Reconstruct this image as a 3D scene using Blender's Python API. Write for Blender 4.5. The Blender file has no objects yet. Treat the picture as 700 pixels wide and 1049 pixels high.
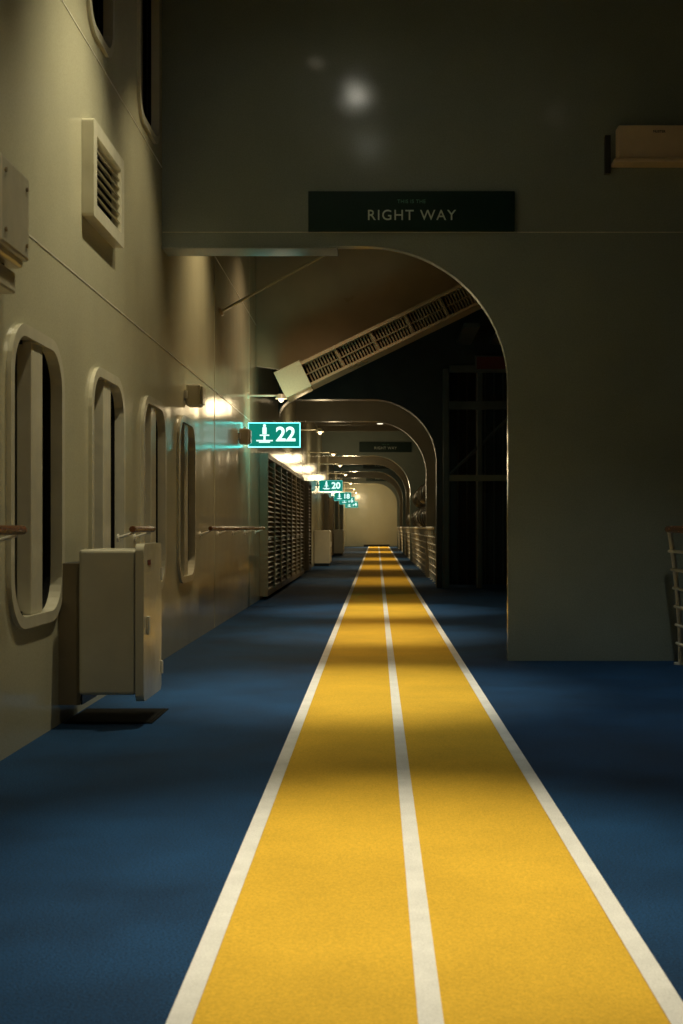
import bpy, bmesh, math, random
from mathutils import Vector, Matrix
random.seed(4)
scene=bpy.context.scene
col=scene.collection

# ---------------------------------------------------------------- materials
def mat_new(name):
    m=bpy.data.materials.new(name); m.use_nodes=True
    nt=m.node_tree; b=nt.nodes['Principled BSDF']
    return m,nt,b
def paint(name,c,rough=0.4,var=0.12,scale=2.0,bump=0.02,bscale=3.0,metal=0.0,stretch=(1,1,1),fine=0.0,spec=0.5,rvar=0.08,fscale=140):
    m,nt,b=mat_new(name)
    N=nt.nodes; L=nt.links
    tc=N.new('ShaderNodeTexCoord'); mp=N.new('ShaderNodeMapping'); mp.inputs['Scale'].default_value=stretch
    L.new(tc.outputs['Object'],mp.inputs['Vector'])
    n=N.new('ShaderNodeTexNoise'); n.inputs['Scale'].default_value=scale; n.inputs['Detail'].default_value=3; n.inputs['Roughness'].default_value=0.6
    L.new(mp.outputs[0],n.inputs['Vector'])
    r=N.new('ShaderNodeValToRGB')
    r.color_ramp.elements[0].position=0.3; r.color_ramp.elements[1].position=0.7
    r.color_ramp.elements[0].color=(*[x*(1-var) for x in c],1)
    r.color_ramp.elements[1].color=(*[min(1,x*(1+var)) for x in c],1)
    L.new(n.outputs['Fac'],r.inputs['Fac'])
    out=r.outputs['Color']
    if fine>0:
        n2=N.new('ShaderNodeTexNoise'); n2.inputs['Scale'].default_value=fscale; n2.inputs['Detail'].default_value=2; n2.inputs['Roughness'].default_value=0.8
        L.new(tc.outputs['Object'],n2.inputs['Vector'])
        mr=N.new('ShaderNodeMapRange'); mr.inputs['From Min'].default_value=0.3; mr.inputs['From Max'].default_value=0.7
        mr.inputs['To Min'].default_value=1-fine; mr.inputs['To Max'].default_value=1+fine
        L.new(n2.outputs['Fac'],mr.inputs['Value'])
        mx=N.new('ShaderNodeVectorMath'); mx.operation='SCALE'
        L.new(out,mx.inputs[0]); L.new(mr.outputs[0],mx.inputs['Scale'])
        out=mx.outputs[0]
    L.new(out,b.inputs['Base Color'])
    mr2=N.new('ShaderNodeMapRange'); mr2.inputs['To Min'].default_value=max(0.02,rough-rvar); mr2.inputs['To Max'].default_value=min(1,rough+rvar)
    L.new(n.outputs['Fac'],mr2.inputs['Value']); L.new(mr2.outputs[0],b.inputs['Roughness'])
    b.inputs['Metallic'].default_value=metal
    b.inputs['Specular IOR Level'].default_value=spec
    if bump>0:
        nb=N.new('ShaderNodeTexNoise'); nb.inputs['Scale'].default_value=bscale; nb.inputs['Detail'].default_value=1
        L.new(tc.outputs['Object'],nb.inputs['Vector'])
        bp=N.new('ShaderNodeBump'); bp.inputs['Strength'].default_value=1.0; bp.inputs['Distance'].default_value=bump
        L.new(nb.outputs['Fac'],bp.inputs['Height']); L.new(bp.outputs[0],b.inputs['Normal'])
    return m
def emis(name,c,s,sample=False):
    m,nt,b=mat_new(name)
    b.inputs['Base Color'].default_value=(*[x*0.5 for x in c],1)
    b.inputs['Emission Color'].default_value=(*c,1); b.inputs['Emission Strength'].default_value=s
    if not sample: m.cycles.emission_sampling='NONE'
    return m

M_wall=paint('cream_steel_paint',(0.55,0.53,0.385),0.19,0.06,0.8,0.016,1.4,stretch=(1,1,0.5),fine=0.09,fscale=90,rvar=0.05)
M_portal=paint('grey_steel_paint',(0.27,0.315,0.285),0.17,0.08,1.0,0.010,1.3,fine=0.12,fscale=90,rvar=0.03)
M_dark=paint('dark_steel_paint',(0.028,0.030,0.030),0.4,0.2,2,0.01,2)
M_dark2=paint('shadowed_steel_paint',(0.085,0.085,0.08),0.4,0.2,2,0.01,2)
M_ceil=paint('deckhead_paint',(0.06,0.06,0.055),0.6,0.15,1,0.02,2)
M_bulk=paint('bulkhead_paint',(0.44,0.34,0.22),0.30,0.10,1.2,0.02,1.2)
M_bulk2=paint('arch_frame_paint',(0.20,0.18,0.13),0.35,0.10,1.2,0.02,1.2)
M_white=paint('white_enamel',(0.65,0.62,0.49),0.22,0.06,4,0.003,8)
M_rail=paint('rail_white_paint',(0.78,0.76,0.68),0.4,0.1,8,0.002,20)
M_wood=paint('varnished_teak',(0.16,0.06,0.025),0.25,0.35,9,0.002,30,stretch=(6,0.6,6))
M_glass=paint('tinted_window_glass',(0.012,0.012,0.010),0.08,0.3,1,0.0,1,rvar=0.03)
M_blue=paint('blue_deck_surface',(0.008,0.043,0.118),0.70,0.32,1.1,0.004,160,fine=0.65,spec=0.18,fscale=120)
M_yel=paint('yellow_track_surface',(0.74,0.455,0.048),0.8,0.10,1.3,0.004,160,fine=0.17,spec=0.12,fscale=120)
M_line=paint('white_line_paint',(0.80,0.79,0.78),0.7,0.08,6,0.003,160,fine=0.12,spec=0.2)
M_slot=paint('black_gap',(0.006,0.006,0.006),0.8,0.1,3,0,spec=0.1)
M_green=paint('dark_green_sign',(0.004,0.026,0.017),0.35,0.08,3,0)
M_letter=paint('pale_lettering',(0.70,0.78,0.68),0.5,0.05,8,0)
M_letterg=paint('green_lettering',(0.14,0.34,0.22),0.5,0.05,8,0)
M_seam=paint('weld_seam',(0.60,0.58,0.48),0.35,0.15,10,0)
M_louv=paint('brown_louvre_paint',(0.26,0.21,0.13),0.35,0.15,3,0)
M_gear=paint('raft_canister_shell',(0.11,0.105,0.09),0.3,0.2,4,0.01,6)
M_beige=paint('beige_housing',(0.78,0.60,0.38),0.45,0.1,3,0.003,6)
M_red=paint('red_notice',(0.12,0.015,0.012),0.5,0.1,3,0)
M_sea=paint('sea_water',(0.004,0.010,0.016),0.12,0.3,0.05,0.3,0.4)
E_lamp=emis('lamp_glass_warm',(1.0,0.85,0.58),3)
E_lampn=emis('lamp_glass_neutral',(1.0,0.95,0.78),34)
E_lampd=emis('lamp_glass_frosted',(0.95,0.95,0.78),14)
E_lampw=emis('lamp_glass_dim',(1.0,0.90,0.65),2)
E_sign=emis('exit_sign_green',(0.0,0.24,0.18),0.85)
E_signw=emis('exit_sign_white',(0.72,1.0,0.92),1.3)
E_signt=emis('exit_sign_edge',(0.10,0.85,0.76),7.0,True)
E_signf=emis('exit_sign_edge_dim',(0.10,0.70,0.62),1.2)

# ---------------------------------------------------------------- helpers
def group(name):
    e=bpy.data.objects.new(name,None); e.empty_display_size=0.2; col.objects.link(e); return e
def mk(name,bm,mat,parent=None,smooth=False):
    me=bpy.data.meshes.new(name); bmesh.ops.recalc_face_normals(bm,faces=bm.faces); bm.to_mesh(me); bm.free()
    me.materials.append(mat)
    if smooth:
        for p in me.polygons: p.use_smooth=True
    o=bpy.data.objects.new(name,me); col.objects.link(o)
    if parent: o.parent=parent
    return o
def bbox(bm,x0,x1,y0,y1,z0,z1,M=None):
    v=[bm.verts.new((x,y,z)) for x in (x0,x1) for y in (y0,y1) for z in (z0,z1)]
    if M:
        for q in v: q.co=M@q.co
    for f in ((0,1,3,2),(4,6,7,5),(0,4,5,1),(2,3,7,6),(0,2,6,4),(1,5,7,3)):
        bm.faces.new([v[i] for i in f])
def box(name,x0,x1,y0,y1,z0,z1,mat,parent=None,bev=0.0,seg=2,M=None):
    bm=bmesh.new(); bbox(bm,x0,x1,y0,y1,z0,z1,M)
    if bev>0: bmesh.ops.bevel(bm,geom=bm.edges[:],offset=bev,segments=seg,affect='EDGES',profile=0.5)
    return mk(name,bm,mat,parent)
def btube(bm,p,q,r,seg=10,r2=None):
    p=Vector(p);q=Vector(q);d=q-p
    rot=Vector((0,0,1)).rotation_difference(d.normalized()).to_matrix().to_4x4()
    bmesh.ops.create_cone(bm,cap_ends=True,segments=seg,radius1=r,radius2=r if r2 is None else r2,depth=d.length,matrix=Matrix.Translation((p+q)/2)@rot)
def tube(name,p,q,r,mat,parent=None,seg=12,r2=None):
    bm=bmesh.new(); btube(bm,p,q,r,seg,r2)
    return mk(name,bm,mat,parent)
def rrect(u0,u1,v0,v1,r,n=8):
    pts=[]
    for cx,cy,a in ((u1-r,v0+r,-90),(u1-r,v1-r,0),(u0+r,v1-r,90),(u0+r,v0+r,180)):
        for i in range(n+1):
            t=math.radians(a+90*i/n); pts.append((cx+r*math.cos(t),cy+r*math.sin(t)))
    return pts
def plate(name,loops,depth,basis,mat,parent=None,bev=0.0):
    cu=bpy.data.curves.new(name,'CURVE'); cu.dimensions='2D'; cu.fill_mode='BOTH'; cu.extrude=depth/2
    for lp in loops:
        s=cu.splines.new('POLY'); s.points.add(len(lp)-1)
        for i,(u,v) in enumerate(lp): s.points[i].co=(u,v,0,1)
        s.use_cyclic_u=True
    tmp=bpy.data.objects.new('tmp',cu); col.objects.link(tmp)
    bpy.context.view_layer.update()
    me=bpy.data.meshes.new_from_object(tmp.evaluated_get(bpy.context.evaluated_depsgraph_get()))
    bpy.data.objects.remove(tmp); me.name=name
    o,ex,ey,ez=[Vector(x) for x in basis]
    for v in me.vertices:
        c=v.co.copy(); v.co=o+ex*c.x+ey*c.y+ez*(c.z-depth/2)
    for p in me.polygons: p.use_smooth=False
    me.materials.clear(); me.materials.append(mat)
    ob=bpy.data.objects.new(name,me); col.objects.link(ob)
    if parent: ob.parent=parent
    return ob
def LW(x): return ((x,0,0),(0,1,0),(0,0,1),(1,0,0))
def TW(y): return ((0,y,0),(1,0,0),(0,0,1),(0,-1,0))
def text(name,s,size,loc,mat,parent,align='CENTER',ext=0.003,sx=1.0,space=1.0,off=0.0):
    cu=bpy.data.curves.new(name,'FONT'); cu.body=s; cu.size=size; cu.align_x=align; cu.align_y='CENTER'; cu.extrude=ext; cu.space_character=space; cu.offset=off
    o=bpy.data.objects.new(name,cu); col.objects.link(o); o.location=loc; o.rotation_euler=(math.radians(90),0,0); o.scale=(sx,1,1)
    cu.materials.append(mat); o.parent=parent; return o

H=1.2; WX=-1.93; TOP=6.2; XR=2.8; END=79.0
# ---------------------------------------------------------------- sea, deck, track
bm=bmesh.new(); bmesh.ops.create_grid(bm,x_segments=2,y_segments=2,size=4000); bmesh.ops.translate(bm,verts=bm.verts,vec=(0,0,-18)); mk('sea',bm,M_sea)
box('deck_floor',WX-0.3,XR+0.25,-8,END+3,-0.25,0.0,M_blue)
track=group('running_track')
def sheet(name,x0,x1,y0,y1,z,mat,parent):
    bm=bmesh.new(); v=[bm.verts.new(c) for c in ((x0,y0,z),(x1,y0,z),(x1,y1,z),(x0,y1,z))]; bm.faces.new(v); return mk(name,bm,mat,parent)
sheet('yellow_lanes',-0.50,0.765,-8,END-0.6,0.004,M_yel,track)
for c in (-0.476,0.131,0.738): sheet('lane_line',c-0.031,c+0.031,-8,END-0.6,0.008,M_line,track)

# ---------------------------------------------------------------- left wall with windows
wstart=[6.65+1.88*k for k in range(4)]
low=[(a,a+1.07,0.68,2.27) for a in wstart]+[(a,a+1.07,0.68,2.27) for a in (2.9,1.02,4.77)]
up=[(8.45,9.2,4.58,6.0),(10.25,11.15,4.55,6.0),(6.3,7.2,4.58,6.0)]
wall=group('ship_side_wall')
holes=[rrect(a,b,c,d,0.26) for a,b,c,d in low]+[rrect(a,b,c,d,0.2) for a,b,c,d in up]
plate('wall_plating',[[(-8,-0.02),(END,-0.02),(END,TOP),(-8,TOP)]]+holes,0.14,LW(WX),M_wall,wall)
for z in (2.82,4.43): box('weld_seam',WX-0.005,WX+0.004,-8,END,z-0.005,z+0.006,M_seam,wall)
for y in (4.2,15.1,19.2,33,41): box('weld_seam',WX-0.005,WX+0.004,y-0.005,y+0.005,0.0,TOP,M_wall,wall)
def window(a,b,c,d,r,name='ship_window',mull=True):
    g=group(name)
    plate('frame',[rrect(a-0.035,b+0.035,c-0.035,d+0.035,r+0.035),rrect(a+0.03,b-0.03,c+0.03,d-0.03,r-0.03)],0.10,LW(WX+0.025),M_white,g)
    plate('gasket',[rrect(a+0.03,b-0.03,c+0.03,d-0.03,r-0.03),rrect(a+0.05,b-0.05,c+0.05,d-0.05,r-0.05)],0.03,LW(WX-0.045),M_slot,g)
    plate('glass',[rrect(a-0.02,b+0.02,c-0.02,d+0.02,r)],0.01,LW(WX-0.08),M_glass,g)
    if mull:
        m=(a+b)/2+0.02
        box('mullion',WX-0.079,WX+0.005,m-0.13,m+0.11,c+0.031,d-0.031,M_white,g,0.008)
for w in low: window(*w,0.26)
for w in up: window(*w,0.2,mull=False)

hr=group('wooden_handrail')
for a,b in ((-3,6.45),(9.35,10.2),(13.75,20.2)):
    tube('rail',(WX+0.13,a,1.185),(WX+0.13,b,1.185),0.024,M_wood,hr)
    n=max(2,int((b-a)/1.4)+1)
    for i in range(n):
        y=a+0.1+(b-a-0.2)*i/(n-1)
        tube('bracket',(WX+0.0,y,1.12),(WX+0.13,y,1.16),0.010,M_rail,hr,8)
        tube('rosette',(WX,y,1.12),(WX+0.012,y,1.12),0.03,M_rail,hr,12)

v=group('wall_ventilation_grille')
plate('frame',[rrect(8.3,9.3,3.24,3.88,0.02),rrect(8.40,9.20,3.33,3.79,0.01)],0.078,LW(WX+0.08),M_white,v)
box('duct_back',WX-0.002,WX+0.008,8.38,9.22,3.31,3.81,M_slot,v)
for i in range(7):
    z=3.36+i*0.062
    R=Matrix.Translation((WX+0.042,8.8,z))@Matrix.Rotation(math.radians(38),4,'Y')
    box('slat',-0.032,0.032,-0.399,0.399,-0.004,0.004,M_white,v,M=R)

e=group('electrical_junction_box')
box('housing',WX+0.01,WX+0.15,5.86,6.42,2.50,2.98,M_white,e,0.03,3)
box('cover',WX+0.15,WX+0.185,5.90,6.38,2.53,2.95,M_white,e,0.015)
box('bracket_top',WX+0.001,WX+0.05,5.8,5.86,2.6,2.66,M_rail,e)
box('gland_box',WX+0.01,WX+0.13,5.95,6.33,2.36,2.47,M_white,e,0.012)
for y in (6.02,6.14,6.26): tube('cable_gland',(WX+0.075,y,2.46),(WX+0.075,y,2.505),0.018,M_dark,e,10)
tube('conduit',(WX+0.04,5.95,2.40),(WX+0.04,2,2.40),0.014,M_white,e,8)
for z in (2.60,2.88): tube('cover_bolt',(WX+0.185,5.96,z),(WX+0.195,5.96,z),0.012,M_louv,e,8); tube('cover_bolt',(WX+0.185,6.32,z),(WX+0.195,6.32,z),0.012,M_louv,e,8)
for (x0,x1,y,z0,z1) in ((WX+0.01,WX+0.16,12.75,2.42,2.64),(WX+0.01,WX+0.15,17.7,2.36,2.58)):
    e=group('electrical_junction_box')
    box('housing',x0,x1,y,y+0.22,z0,z1,M_white,e,0.02)
    box('lid',x1,x1+0.02,y+0.02,y+0.20,z0+0.02,z1-0.02,M_white,e,0.008)
    box('mount',x0-0.009,x0+0.02,y-0.05,y+0.27,z0+0.07,z1-0.07,M_rail,e)

# wall hung hose cabinet
c=group('fire_hose_cabinet')
box('body',-1.79,-1.445,7.62,8.17,0.19,1.065,M_white,c,0.02,3)
plate('door',[rrect(7.57,8.20,0.155,1.10,0.05)],0.05,LW(-1.39),M_white,c)
box('door_gasket',-1.446,-1.438,7.60,8.17,0.18,1.08,M_dark,c)
box('wall_bracket',WX,-1.79,7.72,8.12,0.12,0.98,M_dark,c)
box('wall_bracket_edge',WX,-1.80,7.70,7.72,0.12,0.98,M_louv,c)
box('latch',-1.39,-1.372,7.66,7.70,0.55,0.66,M_rail,c,0.004)
box('label',-1.39,-1.387,7.70,7.80,0.97,1.0,M_red,c)
for z in (0.3,0.9): tube('hinge',(-1.386,8.17,z-0.04),(-1.386,8.17,z+0.04),0.012,M_rail,c,8)
d=group('dark_deck_patch')  # thin flat black patch lying on the deck by the cabinet
box('patch_border',-1.91,-1.37,7.74,8.36,0.0,0.006,M_slot,d)
box('patch_centre',-1.89,-1.39,7.76,8.34,0.006,0.009,M_slot,d)

# ---------------------------------------------------------------- portals
RW=1.18; AT=3.72; RAD=1.28
def arch_poly(x0,x1,top,base=0.0,at=AT,rw=RW,rad=RAD,leftarc=False):
    pts=[(x1,base),(x1,top),(x0,top)]
    if leftarc:
        r=0.35
        pts.append((x0,at-r))
        for i in range(1,13):
            t=math.radians(180-90*i/12); pts.append((x0+r+r*math.cos(t),at-r+r*math.sin(t)))
    else: pts.append((x0,at))
    for i in range(33):
        t=math.radians(90-90*i/32); pts.append((rw-rad+rad*math.cos(t),at-rad*0.97+rad*0.97*math.sin(t)))
    pts.append((rw,base)); return pts
def portal(y,th,mat,leftarc=False,top=TOP,x1=3.2):
    g=group('arch_portal')
    plate('arch_plate',[arch_poly(WX+0.002,x1,top,leftarc=leftarc)],th,TW(y),mat,g)
    return g
P1=11.39
g=portal(P1,0.10,M_portal)
box('weld_seam',WX+0.01,3.2,P1-0.005,P1+0.004,3.842,3.850,M_seam,g)
box('weld_seam',RW+0.003,3.2,P1-0.004,P1+0.004,1.824,1.831,M_portal,g)
box('beam_flange',WX+0.003,RW-RAD-0.25,P1-0.03,P1+0.3,AT-0.025,AT-0.002,M_portal,g,0.006)
g=portal(25.0,0.35,M_dark,True,x1=1.42)  # near-black coat puts this arch's unlit look into the colour
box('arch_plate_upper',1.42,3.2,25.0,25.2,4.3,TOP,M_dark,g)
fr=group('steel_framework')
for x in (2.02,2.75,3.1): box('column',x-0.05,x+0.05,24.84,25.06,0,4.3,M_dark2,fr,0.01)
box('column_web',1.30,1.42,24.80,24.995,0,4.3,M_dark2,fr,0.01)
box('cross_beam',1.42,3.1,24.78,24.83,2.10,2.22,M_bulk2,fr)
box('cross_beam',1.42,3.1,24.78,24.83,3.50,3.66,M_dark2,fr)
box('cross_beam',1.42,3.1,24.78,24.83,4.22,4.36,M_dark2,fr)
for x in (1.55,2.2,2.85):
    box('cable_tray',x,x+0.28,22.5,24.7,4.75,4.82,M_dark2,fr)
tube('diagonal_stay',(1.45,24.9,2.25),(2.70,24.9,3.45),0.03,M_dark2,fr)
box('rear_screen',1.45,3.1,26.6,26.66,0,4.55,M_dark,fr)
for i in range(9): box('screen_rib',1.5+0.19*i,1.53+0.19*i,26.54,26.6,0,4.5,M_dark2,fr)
rn=group('muster_notice')
box('board',1.95,2.5,24.72,24.75,4.28,4.52,M_red,rn); box('board_frame',1.92,2.53,24.75,24.778,4.25,4.55,M_dark2,rn)
portal(30.2,0.3,M_bulk2,False,top=4.6)
for y in (44.8,57.5,73.0): portal(y,0.3,M_portal,False,top=4.6)
for y in (51.0,65.0): portal(y,0.25,M_bulk2,False,top=4.6)

def way_sign(y):
    g=group('overhead_direction_sign')
    x0,x1,z0,z1=-0.613,1.235,3.845,4.205
    box('panel',x0,x1,y-0.045,y-0.012,z0,z1,M_green,g,0.006)
    box('backing',x0+0.1,x1-0.1,y-0.014,y+0.002,z0+0.05,z1-0.05,M_dark,g)
    text('lettering','RIGHT WAY',0.130,((x0+x1)/2,y-0.047,3.985),M_letter,g,space=1.15,off=0.0005)
    text('small_lettering','THIS IS THE',0.045,((x0+x1)/2,y-0.047,4.11),M_letterg,g,space=1.1)
way_sign(P1)
for y in (44.8,57.5,73.0): way_sign(y)

g=group('emergency_light_housing')
box('body',2.14,3.0,P1-0.16,P1-0.012,4.46,4.76,M_beige,g,0.012)
box('lower_lip',2.10,3.05,P1-0.20,P1-0.012,4.42,4.458,M_beige,g,0.008)
box('mount',2.04,2.09,P1-0.06,P1-0.002,4.36,4.7,M_dark,g)
text('stencil','MUSTER',0.03,(2.5,P1-0.163,4.70),M_dark,g)

# ---------------------------------------------------------------- overhead deck, bulkhead
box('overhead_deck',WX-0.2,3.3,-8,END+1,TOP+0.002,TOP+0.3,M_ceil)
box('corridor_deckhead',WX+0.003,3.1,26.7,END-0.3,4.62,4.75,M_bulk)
g=group('corridor_deck_beams')
for y in (33,36,39.5,42,48,54,61,69): box('beam',WX+0.003,3.0,y,y+0.12,4.38,4.618,M_bulk2,g)
g=group('sloping_bulkhead')
DB=20.3
plate('plating',[[(WX+0.003,3.78),(-1.35,3.70),(1.62,5.12),(3.1,5.8),(3.1,TOP-0.01),(WX+0.003,TOP-0.01)]],0.12,TW(DB),M_bulk,g)
g=group('sloping_louvred_duct')
A=Vector((-1.40,19.75,3.42)); B=Vector((1.92,19.75,5.03)); dr=(B-A).normalized(); Ld=(B-A).length
ang=math.atan2(dr.z,dr.x)
R=Matrix.Translation(A)@Matrix.Rotation(-ang,4,'Y')
box('end_cap',-0.10,0.34,-0.20,0.5,-0.21,0.23,M_wall,g,0.01,M=R)
box('top_rail',0.34,Ld,-0.18,0.5,0.15,0.20,M_bulk,g,M=R)
box('bottom_rail',0.34,Ld,-0.18,0.5,-0.20,-0.16,M_bulk,g,M=R)
box('back_plate',0.34,Ld,0.02,0.06,-0.16,0.15,M_slot,g,M=R)
bm=bmesh.new(); k=0.38
while k<Ld-0.02:
    bbox(bm,k,k+0.022,-0.10,0.02,-0.16,0.15,R); k+=0.05
mk('louvre_blades',bm,M_louv,g)
for k in (0.9,1.5,2.1,2.7,3.3): box('divider',k,k+0.03,-0.15,0.02,-0.16,0.15,M_louv,g,M=R)
box('mid_bar',0.34,Ld,-0.13,-0.101,-0.02,0.0,M_louv,g,M=R)
g=group('diagonal_brace_pipe')
tube('pipe',(WX,15.6,3.84),(0.9,15.6,5.39),0.018,M_wall,g,14)
tube('base_flange',(WX,15.6,3.84),(WX+0.03,15.6,3.856),0.05,M_bulk,g,14)
tube('hanger',(0.85,15.6,5.35),(0.85,15.6,TOP),0.02,M_bulk,g,10)

# ---------------------------------------------------------------- louvred doors along corridor
def louvdoor(y0,y1,z0=0.06,z1=2.42):
    g=group('louvred_locker_door')
    X0=WX+0.003; X1=WX+0.14
    box('stile',X0,X1,y0,y0+0.08,z0,z1,M_louv,g); box('stile',X0,X1,y1-0.08,y1,z0,z1,M_louv,g)
    box('head',X0,X1,y0+0.08,y1-0.08,z1-0.08,z1,M_louv,g); box('sill',X0,X1,y0+0.08,y1-0.08,z0,z0+0.1,M_louv,g)
    box('back',X0,X0+0.02,y0+0.08,y1-0.08,z0+0.1,z1-0.08,M_slot,g)
    bm=bmesh.new(); z=z0+0.14
    while z<z1-0.1:
        bbox(bm,-0.045,0.045,y0+0.08,y1-0.08,-0.006,0.006,Matrix.Translation((X1-0.05,0,z))@Matrix.Rotation(math.radians(35),4,'Y')); z+=0.085
    mk('slats',bm,M_louv,g)
    tube('handle',(X1,y0+0.04,1.0),(X1+0.05,y0+0.04,1.0),0.012,M_rail,g,8)
y=20.9
while y<30.2:
    louvdoor(y,y+1.45); y+=1.5
for y in (38.9,54.0):
    g=group('deck_locker')
    box('body',WX+0.01,WX+0.5,y,y+1.2,0.08,1.10,M_white,g,0.02)
    box('door',WX+0.5,WX+0.515,y+0.05,y+1.15,0.13,1.06,M_white,g,0.006)
    box('plinth',WX+0.03,WX+0.46,y+0.04,y+1.16,0.0,0.08,M_dark,g)
    box('handle',WX+0.515,WX+0.54,y+0.15,y+0.18,0.6,0.75,M_rail,g)
for y in (33.5,46.5,52.0,59.0,67.0): louvdoor(y,y+1.4)

# ---------------------------------------------------------------- exit signs
def exit_sign(y,num='22'):
    g=group('exit_sign')
    z0,z1=2.37,2.73; x0,x1=-1.88,-1.12
    near=y<30
    box('light_box',x0,x1,y-0.03,y+0.03,z0,z1,E_signt if near else E_signf,g,0.006)
    box('face',x0+0.008,x1-0.008,y-0.036,y-0.0315,z0+0.009,z1-0.009,E_sign,g)
    box('wall_arm',WX,x0,y-0.02,y+0.02,2.53,2.59,M_white,g)
    box('wall_plate',WX,WX+0.02,y-0.08,y+0.08,2.46,2.66,M_white,g)
    text('number',num,0.29,(-1.33,y-0.038,2.55),E_signw,g,off=0.008)
    bm=bmesh.new(); yy0,yy1=y-0.041,y-0.037
    bbox(bm,-1.67,-1.61,yy0,yy1,2.56,2.66); bbox(bm,-1.71,-1.57,yy0,yy1,2.535,2.553)
    bbox(bm,-1.76,-1.52,yy0,yy1,2.455,2.475); bbox(bm,-1.72,-1.56,yy0,yy1,2.435,2.452)
    bbox(bm,-1.655,-1.625,yy0,yy1,2.476,2.534)
    mk('pictogram',bm,E_signw,g)
    bm=bmesh.new(); bmesh.ops.create_cone(bm,cap_ends=True,segments=16,radius1=0.022,radius2=0.022,depth=0.004,matrix=Matrix.Translation((-1.64,y-0.039,2.685))@Matrix.Rotation(math.pi/2,4,'X')); mk('pictogram_head',bm,E_signw,g)
for y,n in ((18.6,'22'),(41.5,'20'),(56.0,'18'),(64.5,'16'),(76.0,'14')): exit_sign(y,n)

# ---------------------------------------------------------------- railings
def railing(x,y0,y1,lean=0.10,h=1.18,step=1.3,nb=6,topwood=True):
    g=group('deck_railing')
    n=max(2,int(round((y1-y0)/step))+1)
    bm=bmesh.new()
    def px(z):
        t=z/h; return x+0.06-lean*t*t
    for i in range(n):
        yy=y0+(y1-y0)*i/(n-1)
        zs=[0,0.3,0.6,0.9,h]
        for a,b in zip(zs[:-1],zs[1:]): btube(bm,(px(a),yy,a),(px(b),yy,b),0.022,8)
        btube(bm,(px(0),yy,0),(px(0),yy,0.015),0.06,12)
    mk('posts',bm,M_rail,g)
    bm=bmesh.new()
    for k in range(1,nb+1):
        z=0.02+(h-0.05)*k/(nb+1); btube(bm,(px(z)-0.02,y0-0.05,z),(px(z)-0.02,y1+0.05,z),0.014,8)
    mk('bars',bm,M_rail,g)
    tube('cap_rail',(px(h),y0-0.05,h),(px(h),y1+0.05,h),0.03,M_wood if topwood else M_rail,g,12)
railing(2.60,-6,11.1)
railing(2.60,11.9,24.6)
railing(1.22,25.8,44.3,topwood=False,step=1.1)
railing(1.22,45.4,57.0,topwood=False,step=1.1)
railing(1.22,58.0,72.5,topwood=False,step=1.1)

for y,zz in ((32.4,1.45),(34.0,1.45),(36.2,1.5),(38.0,1.45),(40.0,1.5),(42.2,1.45),(33.1,2.12),(37.1,2.15),(41.0,2.12),(47.5,1.5),(49.5,1.5)):
    g=group('life_raft_canister')
    bm=bmesh.new()
    x0=1.47; z=zz; r=0.29
    prof=[(-0.62,0.16),(-0.56,0.24),(-0.45,r),(-0.04,r),(-0.03,r+0.03),(0.03,r+0.03),(0.04,r),(0.45,r),(0.56,0.24),(0.62,0.16)]
    rings=[]
    for (a,rr) in prof:
        rings.append([bm.verts.new((x0+rr*math.cos(t*math.pi/12),y+a,z+rr*math.sin(t*math.pi/12))) for t in range(24)])
    for r0,r1 in zip(rings[:-1],rings[1:]):
        for i in range(24): bm.faces.new((r0[i],r0[(i+1)%24],r1[(i+1)%24],r1[i]))
    bm.faces.new(rings[0]); bm.faces.new(rings[-1])
    mk('shell',bm,M_gear,g)
    for a in (-0.3,0.3):
        box('cradle',x0-0.10,x0+0.36,y+a-0.03,y+a+0.03,z-0.38,z-0.25,M_dark2,g)
        box('leg',x0+0.30,x0+0.36,y+a-0.03,y+a+0.03,0,z-0.38,M_dark2,g)
        if zz<1.8: box('leg',x0-0.10,x0-0.04,y+a-0.03,y+a+0.03,0,z-0.38,M_dark2,g)

g=group('end_bulkhead')
plate('plating',[[(WX,0),(3.2,0),(3.2,TOP),(WX,TOP)]],0.15,TW(END-0.3),M_wall,g)
box('kick_step',-0.8,0.8,END-0.5,END-0.37,0,0.12,M_dark,g)

# ---------------------------------------------------------------- lamps
WARM=(1.0,0.77,0.43); NEU=(1.0,0.90,0.63)
def light(name,kind,loc,power,color,parent,**kw):
    l=bpy.data.lights.new(name,kind); l.energy=power; l.color=color
    for k,vv in kw.items(): setattr(l,k,vv)
    o=bpy.data.objects.new(name,l); col.objects.link(o); o.location=loc; o.parent=parent; return o
def downlight(x,y,p,size=82,blend=0.9,c=NEU,z=5.80,tx=0,ty=0,E=None):
    g=group('ceiling_downlight')
    top=TOP if z>5 else 4.62
    tube('can',(x,y,z),(x,y,top),0.11,M_dark,g,20)
    tube('lens',(x,y,z-0.012),(x,y,z),0.085,E or E_lampw,g,20)
    o=light('bulb','SPOT',(x,y,z-0.04),p,c,g,spot_size=math.radians(size),spot_blend=blend,shadow_soft_size=0.08)
    o.rotation_euler=(math.radians(tx),math.radians(ty),0)
downlight(-0.2,9.3,1150,40,1,E=E_lampn)
downlight(-0.1,7.5,20,46,1,E=E_lampd)
downlight(0.1,4.2,1450,42,1)
downlight(0.1,0.4,400,56,1)
downlight(0.0,14.2,850,36,1)
downlight(0.0,18.3,1100,40,1)
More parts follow.
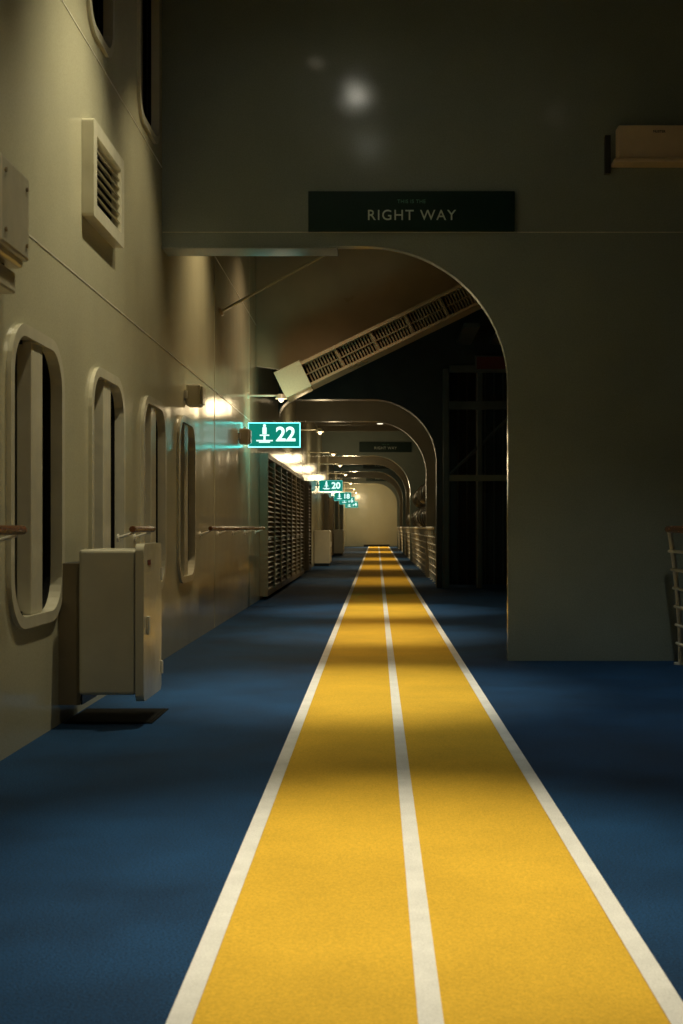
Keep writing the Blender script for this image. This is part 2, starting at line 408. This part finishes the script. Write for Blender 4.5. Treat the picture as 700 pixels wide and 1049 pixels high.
# added wash spots, unseen fixtures, to brighten ship side, bulkhead and right pier
downlight(-0.5,8.1,430,74,1,(1.0,0.88,0.56),ty=24)
downlight(-0.6,10.2,190,62,1,(1.0,0.84,0.50),ty=24)
downlight(-1.0,13.6,420,86,1,WARM,ty=8)
downlight(-0.7,17.9,260,126,1,(1.0,0.70,0.42))
downlight(-0.6,5.2,160,76,1,(1.0,0.88,0.56),ty=22)
downlight(2.0,8.6,290,74,1,(0.90,0.97,0.84))
def wall_lamp(y,p,z=3.3,c=WARM,off=0.42,kind='POINT'):
    g=group('wall_bracket_lamp')
    x=WX+off
    tube('arm',(WX,y,z+0.07),(x,y,z+0.07),0.014,M_white,g,8)
    tube('base',(WX,y,z+0.07),(WX+0.03,y,z+0.07),0.05,M_white,g,14)
    tube('hood',(x,y,z+0.09),(x,y,z+0.02),0.05,M_white,g,20,r2=0.09)
    bm=bmesh.new(); bmesh.ops.create_uvsphere(bm,u_segments=16,v_segments=10,radius=0.04,matrix=Matrix.Translation((x,y,z+0.01))); mk('globe',bm,E_lamp,g,True)
    light('bulb',kind,(x+0.02,y,z-0.10),p,c,g,shadow_soft_size=0.14)
wall_lamp(19.0,12,3.10,off=0.50)
for y,p in ((27.6,22),(36,26),(42.5,24),(50,28),(60,40),(69,60),(76,90)): wall_lamp(y,p,3.25,off=0.7)
for y,p in ((28.2,300),(38.0,450),(47.5,500),(61,650),(75.0,1000)): downlight(0.1,y,p,80,1,WARM,z=4.3)

# ---------------------------------------------------------------- world
w=bpy.data.worlds.new('World'); scene.world=w; w.use_nodes=True
nt=w.node_tree; bg=nt.nodes['Background']; sky=nt.nodes.new('ShaderNodeTexSky'); sky.sky_type='NISHITA'; sky.sun_disc=False
sky.sun_elevation=math.radians(-6); sky.sun_rotation=math.radians(120)
nt.links.new(sky.outputs[0],bg.inputs['Color']); bg.inputs['Strength'].default_value=0.03

# ---------------------------------------------------------------- camera
cd=bpy.data.cameras.new('camera'); cam=bpy.data.objects.new('camera',cd); col.objects.link(cam)
cd.sensor_fit='VERTICAL'; cd.sensor_height=36; cd.lens=1300/1049*36
cam.location=(0,0,H); cam.rotation_euler=(math.radians(90),0,0)
cd.shift_x=-(386-350)/1049; cd.shift_y=(540-524.5)/1049
cd.clip_end=9000; cd.clip_start=0.05
cd.dof.use_dof=True; cd.dof.focus_distance=14.0; cd.dof.aperture_fstop=5.6
scene.camera=cam
scene.view_settings.view_transform='Standard'; scene.view_settings.look='None'; scene.view_settings.exposure=0
